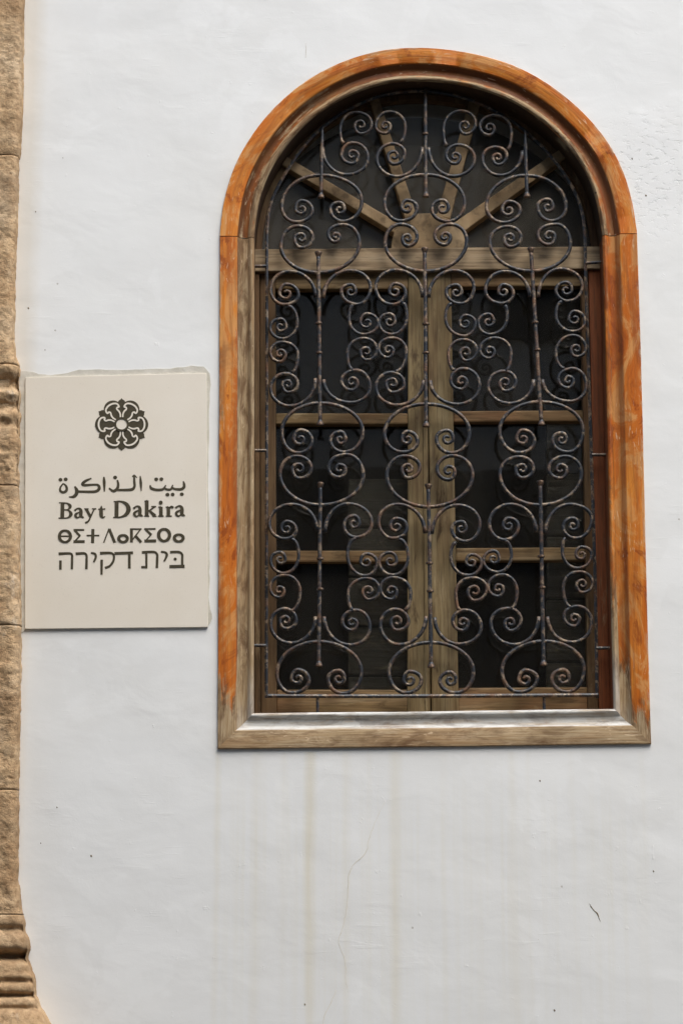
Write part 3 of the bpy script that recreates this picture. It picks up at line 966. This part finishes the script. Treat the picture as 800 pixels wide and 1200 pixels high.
# --- surrounding bar and the ties into the jambs
rim_px = [(312, 818), (312.2, 700), (312.4, 560), (312.6, 420), (312.6, 300), (313.2, 265), (317, 240), (324, 222), (337, 199), (354, 174), (377, 150),
          (405, 130), (440, 114), (470, 108), (500, 107), (535, 112.5), (562, 121.5), (590, 136), (614, 153), (643, 181), (664, 209), (679, 240),
          (684.5, 272), (685.5, 315), (688, 400), (690.5, 480), (692.5, 540), (696.5, 665), (698, 740), (699, 818)]
mb = MB()
mb.tube([P(a, b, YI + .009) for a, b in catmull(rim_px, 5)], .0052, 6)
mb.build('frame_bar', M['iron'], gr, smooth='angle')
mb = MB()
mb.tube([P(a, b, YI - .001) for a, b in catmull([(314, 815.5), (380, 815.8), (506, 815.8), (600, 815.2), (700, 814.6)], 8)], .0058, 6)
mb.build('bottom_bar', M['iron'], gr, smooth='angle')
for p, q in (((298, 312), (312, 312)), ((298, 528), (312, 528)), ((298, 756.5), (312, 756.5)),
             ((686, 308.5), (708, 307)), ((693, 533), (713, 533)), ((698, 759.5), (717, 759.5)), ((372, 816), (372, 836)), ((637, 815), (637, 835))):
    mb = MB()
    mb.tube([P(*p, YI + .006), P((p[0] + q[0]) / 2, (p[1] + q[1]) / 2, YI + .006), P(*q, YI + .006)], .0048, 6, up=Vector((0, 1, 0)))
    mb.build('tie_bar', M['iron'], gr, smooth='angle')

# ================================================================= THE SIGN
sb = P(136, 737)
sign = empty('wall_sign', (sb.x, 0, sb.z), 'cream stone plaque engraved in four scripts with a rosette emblem, left of the window', 'sign')
YP = -.008
mb = MB()
mb.prism([(P(a, b, YP).x, P(a, b, YP).z) for a, b in ((29.5, 737), (243.6, 734.8), (242, 437), (30, 442))], YP, -.0005)
mb.build('panel', M['panel'], sign, bevel=.0012)
# ragged mortar showing round the plaque
mb = MB()
ring = []
edge = [(22, 436), (60, 440), (100, 433), (150, 434), (200, 431.5), (243, 433), (245.5, 480), (244.5, 560), (246, 650), (244.8, 700), (244.6, 733),
        (190, 734.5), (120, 735), (60, 735.5), (32, 738), (22, 738), (22, 680), (20, 600), (22, 520), (20, 470)]
for a, b in catmull(edge, 6, True):
    ring.append((a + random.uniform(-.7, .7), b + random.uniform(-.7, .7)))
mb.prism([(P(a, b).x, P(a, b).z) for a, b in ring], -.002, .001)
mb.build('mortar_bed', M['mortar'], sign)

layer = [0]
def ribbon(mb, pts, smooth=True, closed=False, lift=.0006):
    """pts (photo x, y, width) -> thin raised stroke; every stroke a hair higher than the one before"""
    if smooth and len(pts) > 2: pts = catmull(pts, 5, closed)
    layer[0] += 1
    yf = YP - lift - .000012 * (layer[0] % 60)
    n = len(pts)
    A, Bv = [], []
    for i in range(n):
        if closed: p, q = pts[i - 1], pts[(i + 1) % n]
        else: p, q = pts[max(0, i - 1)], pts[min(n - 1, i + 1)]
        d = Vector((q[0] - p[0], q[1] - p[1]))
        d = d.normalized() if d.length else Vector((1, 0))
        nx, ny, w = -d.y, d.x, pts[i][2] / 2
        A.append((pts[i][0] + nx * w, pts[i][1] + ny * w)); Bv.append((pts[i][0] - nx * w, pts[i][1] - ny * w))
    def vv(p, y): 
        q = P(p[0], p[1], YP); return mb.vert((q.x, y, q.z))
    a0 = [vv(p, yf) for p in A]; b0 = [vv(p, yf) for p in Bv]
    a1 = [vv(p, YP + .0003) for p in A]; b1 = [vv(p, YP + .0003) for p in Bv]
    m = n if closed else n - 1
    for i in range(m):
        j = (i + 1) % n
        mb.face((a0[i], a0[j], b0[j], b0[i])); mb.face((a1[i], a1[j], a0[j], a0[i])); mb.face((b0[i], b0[j], b1[j], b1[i]))
    if not closed:
        mb.face((a0[0], b0[0], b1[0], a1[0])); mb.face((b0[-1], a0[-1], a1[-1], b1[-1]))
def blob(mb, x, y, rx, ry=None, lift=.0006, n=16, diamond=0):
    layer[0] += 1
    yf = YP - lift - .000012 * (layer[0] % 60)
    ry = ry or rx
    pts = [(x + rx * math.cos(2 * math.pi * k / n), y + ry * math.sin(2 * math.pi * k / n)) for k in range(n)]
    mb.prism([(P(a, b, YP).x, P(a, b, YP).z) for a, b in pts], yf, YP + .0003)
def poly(mb, pts, lift=.0006):
    layer[0] += 1
    yf = YP - lift - .000012 * (layer[0] % 60)
    mb.prism([(P(a, b, YP).x, P(a, b, YP).z) for a, b in pts], yf, YP + .0003)
def tile(ox, oy):
    def t(*pts): return [(ox + x / 10, oy + y / 10, w / 10) for x, y, w in pts]
    return t
T1, T2, T3, T4 = tile(64, 552), tile(140, 552), tile(64, 610), tile(140, 610)
def oval(mb, ox, oy, cx, cy, rx, ry, w):
    pts = []
    for k in range(28):
        a = 2 * math.pi * k / 28
        pts.append((ox + (cx + rx * math.cos(a)) / 10, oy + (cy + ry * math.sin(a)) / 10, w / 10 * (.75 + .35 * abs(math.cos(a)))))
    ribbon(mb, pts, False, True)

# Arabic line
mb = MB()
for s_ in (T1((105,145,12),(140,180,22),(142,228,26),(105,250,24),(70,232,24),(72,192,18),(105,145,12)),
           T1((238,180,16),(262,225,34),(256,272,34),(222,302,28),(170,303,8)),
           T1((255,240,24),(350,242,24),(480,240,26),(525,205,30),(512,166,24),(460,160,20),(355,166,26),(330,150,28),(368,115,26),(435,85,12)),
           T1((580,68,14),(584,130,28),(586,242,12)),
           T1((738,105,16),(748,160,24),(735,208,28),(690,235,26),(640,200,14)),
           T1((725,222,22),(820,222,24),(910,215,28),(938,180,24),(936,120,24),(934,45,12)),
           T2((152,68,10),(176,50,14),(206,80,10)),
           T2((245,58,10),(252,140,26),(258,236,8)),
           T2((362,165,12),(372,200,26),(430,220,26),(510,214,24),(545,165,10)),
           T2((525,200,20),(560,216,22),(605,212,22),(626,162,10)),
           T2((615,190,20),(650,210,22),(720,214,26),(757,190,28),(758,150,24),(748,118,10))):
    ribbon(mb, [(x, y, w * 1.22) for x, y, w in s_])
for ox, dots in ((64, ((72,102),(133,97),(712,75))), (140, ((433,97),(493,95),(565,277),(625,275),(732,272)))):
    for x, y in dots: blob(mb, ox + x / 10, 552 + y / 10, 2.35, 2.1)
mb.build('arabic_lettering', M['ink'], sign)
# Latin line
mb = MB()
L1 = [T1((97,375,40),(93,550,40)), T1((55,372,10),(120,372,10)), T1((50,552,12),(120,552,12)),
      T1((730,358,42),(728,540,42)), T1((695,358,11),(775,356,11)), T1((690,543,12),(770,543,12)),
      T1((515,448,14),(597,445,14)), T1((350,443,11),(402,443,11)), T1((440,442,11),(492,442,11)), T1((372,445,30),(424,535,30)),
      T2((322,345,40),(322,525,40)), T2((296,356,12),(330,345,12)), T2((295,528,12),(352,528,12)), T2((415,420,15),(340,472,14)), T2((350,462,22),(418,526,38)),
      T2((375,416,11),(432,416,11)), T2((388,530,11),(437,528,11)), T2((488,418,38),(488,525,38)), T2((458,424,12),(490,416,10)), T2((455,528,12),(520,528,12)),
      T2((575,418,38),(575,525,38)), T2((545,426,12),(575,416,10)), T2((545,528,12),(616,528,12))]
L1s = [T1((98,376,12),(150,379,16),(186,412,34),(160,450,14),(102,455,10)), T1((102,455,10),(165,460,16),(195,506,38),(160,546,16),(90,552,12)),
       T1((238,466,22),(268,440,16),(300,445,26),(312,470,36),(312,525,36),(346,545,10)), T1((308,480,10),(262,498,22),(247,523,28),(270,547,18),(310,525,12)),
       T1((467,445,14),(428,530,15),(398,588,18),(362,608,22)), T1((552,408,6),(548,450,36),(550,518,38),(565,543,22),(597,533,8)),
       T2((-40,357,12),(20,356,16),(82,386,36),(110,446,48),(84,505,38),(20,538,16),(-50,543,12)),
       T2((168,440,22),(200,415,16),(230,420,26),(243,450,36),(243,508,36),(277,528,10)), T2((240,455,10),(192,478,22),(176,504,28),(200,533,18),(242,508,12)),
       T2((585,445,14),(608,418,20),(632,432,26)),
       T2((658,434,22),(690,412,16),(720,415,26),(735,445,36),(735,503,36),(770,525,10)), T2((732,452,10),(685,473,22),(666,499,28),(690,529,18),(735,503,12))]
for word in (0, 1):
    mb = MB()
    for s_ in L1:
        if (s_[0][0] > 130) == bool(word): ribbon(mb, [(x, y, w * 1.06 + .15) for x, y, w in s_], False)
    for s_ in L1s:
        if (s_[0][0] > 130) == bool(word): ribbon(mb, [(x, y, w * 1.06 + .15) for x, y, w in s_])
    if word: blob(mb, 140 + 48.6, 552 + 37, 2.3)
    mb.build('latin_word', M['ink'], sign)
# Tifinagh line
mb = MB()
oval(mb, 64, 610, 125, 185, 66, 68, 32)
oval(mb, 64, 610, 805, 212, 50, 40, 34)
oval(mb, 140, 610, 525, 170, 64, 70, 36)
oval(mb, 140, 610, 697, 205, 52, 40, 34)
for s_ in (T3((72,184,18),(180,184,18)), T3((225,110,22),(350,110,22)), T3((240,116,28),(300,182,28)), T3((300,178,20),(238,246,20)), T3((224,248,32),(356,246,32)),
           T3((378,176,18),(526,176,18)), T3((452,100,36),(448,264,36)), T3((640,95,16),(578,260,16)), T3((642,98,34),(708,260,34)),
           T4((143,92,34),(143,257,34)), T4((125,100,18),(262,100,18)), T4((248,104,16),(140,246,16)), T4((185,176,34),(256,257,34)),
           T4((293,99,20),(425,98,20)), T4((312,106,30),(374,168,30)), T4((376,162,16),(308,238,16)), T4((294,240,34),(432,238,34))):
    ribbon(mb, s_, False)
mb.build('tifinagh_lettering', M['ink'], sign)
# Hebrew line
mb = MB()
for s_ in (T3((50,390,32),(180,386,28),(208,410,26),(208,450,28),(205,572,28)), T3((250,390,32),(345,384,28),(376,408,26),(378,460,28),(375,570,30)),
           T3((428,380,22),(472,388,26),(486,426,28),(460,490,20)), T3((535,384,34),(655,380,28),(695,408,26),(692,470,26),(652,530,26),(594,556,30)),
           T4((265,374,30),(400,368,28),(442,396,28),(444,450,30),(440,557,30)), T4((488,366,22),(542,376,26),(556,410,28),(525,480,20)),
           T4((595,371,30),(695,369,28),(735,396,26),(737,450,28),(737,525,28))):
    ribbon(mb, s_)
for s_ in (T3((72,468,30),(72,576,30)), T3((555,458,30),(553,634,26)), T4((-56,386,32),(162,378,32)), T4((118,380,32),(118,562,32)),
           T4((318,380,26),(318,548,26)), T4((258,546,26),(330,546,26)), T4((588,540,36),(765,536,36))):
    ribbon(mb, s_, False)
blob(mb, 140 + 65.5, 610 + 45.2, 1.8)
mb.build('hebrew_lettering', M['ink'], sign)
# rosette emblem: dark flower, cream line work over it
EX, EY, ES = 142.8, 497.5, 1 / 12.9
def loc(ang, rho, tau):
    c_, s_ = math.cos(R(ang)), math.sin(R(ang))
    return (EX + (rho * c_ - tau * s_) * ES, EY - (rho * s_ + tau * c_) * ES * .985)
mb = MB()
for k in range(6):
    c_ = loc(60 * k, 262, 0)
    blob(mb, c_[0], c_[1], 140 * ES, lift=.0006, n=28)
    c_ = loc(60 * k, 120, 0); blob(mb, c_[0], c_[1], 130 * ES, n=24)
    a = 60 * k + 30
    tip = [(220, -70), (300, -58), (335, -62), (368, -42), (385, -16), (404, 0), (385, 16), (368, 42), (335, 62), (300, 58), (220, 70)]
    poly(mb, [loc(a, r_, t_) for r_, t_ in tip])
em = mb.build('emblem', M['ink'], sign)
tag(em, 'dark six-lobed rosette emblem')
mb = MB()
for k in range(6):
    a = 60 * k
    half = [(105, 40, 20), (150, 62, 22), (195, 66, 24), (238, 55, 22), (258, 72, 24), (255, 100, 26), (288, 104, 24), (318, 88, 24), (340, 46, 26), (347, 0, 26)]
    full = half + [(r_, -t_, w_) for r_, t_, w_ in half[-2::-1]]
    ribbon(mb, [(*loc(a, r_, t_), w_ * ES) for r_, t_, w_ in full], lift=.0016)
blob(mb, EX, EY, 108 * ES, 106 * ES, lift=.0014, n=28)
mb.build('emblem_lines', M['panel'], em)
mb = MB()
ribbon(mb, [(EX + 96 * ES * math.cos(2 * math.pi * q / 28), EY + 94 * ES * math.sin(2 * math.pi * q / 28), 30 * ES) for q in range(28)], False, True, lift=.0028)
mb.build('emblem_ring', M['ink'], em)

# ================================================================= THE STONE PILASTER
pb = P(-20, 1240)
pil = empty('stone_pilaster', (pb.x, 0, 0), 'weathered sandstone pilaster with moulded base at the left edge', 'pilaster')
EDGE = [(-120, 28), (0, 27), (75, 26), (130, 25), (180, 23), (192, 21), (250, 19.5), (290, 18), (330, 16.5), (400, 15), (418, 17), (430, 21), (440, 23), (470, 23.5),
        (500, 22), (560, 21), (600, 22), (680, 22), (735, 23), (800, 23), (900, 21), (930, 20), (1000, 20), (1040, 21), (1068, 24), (1078, 27), (1093, 28.5), (1100, 32),
        (1115, 34), (1125, 33), (1140, 37), (1150, 41), (1160, 41), (1168, 43), (1178, 46), (1190, 53), (1200, 58), (1230, 66), (1300, 72), (1420, 80)]
def edge_px(y):
    for (a, b), (c, d) in zip(EDGE, EDGE[1:]):
        if a <= y <= c: return b + (d - b) * (y - a) / (c - a)
    return EDGE[-1][1] if y > 0 else EDGE[0][1]
GROOVE = [(1089, 4, .014), (1120, 6, .042), (1150, 3.5, .016), (1166, 3, .026), (1181, 2.5, .012), (452, 9, .030), (478, 7, .022), (500, 5, .010)]
def stone_block(name, ya, yb, amp, label=None):
    """one course: sampled in height, across the front and round the right side"""
    mb = MB()
    za, zb = P(10, ya).z, P(10, yb).z
    nz = max(4, int(abs(za - zb) / .004))
    nx = 64
    rows = []
    xl = P(-110, 600).x
    for i in range(nz + 1):
        py = ya + (yb - ya) * i / nz
        # photo row -> height on the wall plane
        z = P(10, py).z
        ep = edge_px(py)
        xr = P(ep, py, -.03).x
        swell = max(0, (ep - 22)) / 430 * .8
        gv = sum(d * math.exp(-((py - g) / w) ** 2) for g, w, d in GROOVE)
        endf = min(i, nz - i)
        rnd = .0012 * (1 - min(1, endf / 2.0)) ** 2
        row = []
        # front left -> front right corner -> back along the side
        for j in range(nx + 12):
            if j <= nx:
                f = j / nx
                x = xl + (xr - xl) * f
                y = -.045 - swell
                cr = max(0, (f - .93) / .07)
                y += .014 * cr * cr
                dirn = Vector((.25 * cr, -1, 0)).normalized()
            else:
                g = (j - nx) / 11
                x, y = xr + .002 * g, -.031 - swell + (.036 + swell) * g
                dirn = Vector((1, -.3 * (1 - g), 0)).normalized()
            q = Vector((x, y, z))
            nn = noise.fractal(q * 22, .8, 2.1, 6) * amp * 1.1 + noise.noise(q * 5) * amp * .7
            pit = max(0, noise.noise(q * 90) - .15) * amp * 1.2
            d_ = nn * .8 - pit - rnd - gv * (1 if j <= nx else .18)
            if j > nx: d_ *= .7
            row.append(mb.vert(q + dirn * d_))
        rows.append(row)
    for a, b in zip(rows, rows[1:]):
        for j in range(len(a) - 1):
            mb.face((a[j], a[j + 1], b[j + 1], b[j]))
    # close top, bottom and the hidden back
    for row in (rows[0], rows[-1]):
        bl = mb.vert((xl, .005, mb.v[row[0]].z))
        mb.face(row + [bl] if row is rows[-1] else [bl] + row[::-1])
    o = mb.build(name, M['stone'], pil, smooth=True, fix=False)
    if label: o['label'] = label
    return o
G = .06
for ya, yb, nm, amp in ((-150, 187.5, 'stone_block', .0035), (188.2, 431, 'stone_block', .0038), (432, 572, 'impost_block', .008), (573, 735, 'stone_block', .005),
                        (736, 926.5, 'stone_block', .005), (927.2, 1072, 'stone_block', .005), (1072.6, 1420, 'base_moulding', .0045)):
    stone_block(nm, ya + G, yb - G, amp)
# plinth down to the paving and mortar core behind the joints
mb = MB()
mb.box((P(-110, 600).x, -.026, P(10, 1410).z + .01), (P(8, 600).x, .004, P(10, -150).z))
mb.build('mortar_core', M['stone'], pil)
mb = MB()
mb.box((P(-110, 600).x - .02, -.21, 0), (P(88, 1400).x, .004, P(10, 1415).z))
mb.build('plinth', M['stone'], pil, bevel=.01)

# ================================================================= ACROSS THE LANE (unseen but for reflections; left wing added for shade)
OY, OH = -7.3, 8.7
opp = empty('opposite_house', (0, OY, 0), 'pale plastered house across the lane, dark at street level, mirrored in the panes', 'house')
mb = MB(); mb.box((-14, OY - .6, 4.75), (14, OY, OH)); mb.build('upper_wall', M['ochre'], opp)
mb = MB(); mb.box((-14, OY - .6, 0), (14, OY + .02, 4.75)); mb.build('street_storey', M['shade'], opp)
mb = MB(); mb.box((-14, OY - .7, OH), (-0.6, OY + .1, 15)); mb.build('shade_wing', M['ochre'], opp)  # taller left wing, added to darken the lower left of the wall
for x in (-6, -2.6, .9, 4.4):
    mb = MB(); mb.box((x, OY, 5.6), (x + .9, OY + .04, 7.2)); mb.build('shutter', M['shade'], opp, bevel=.01)
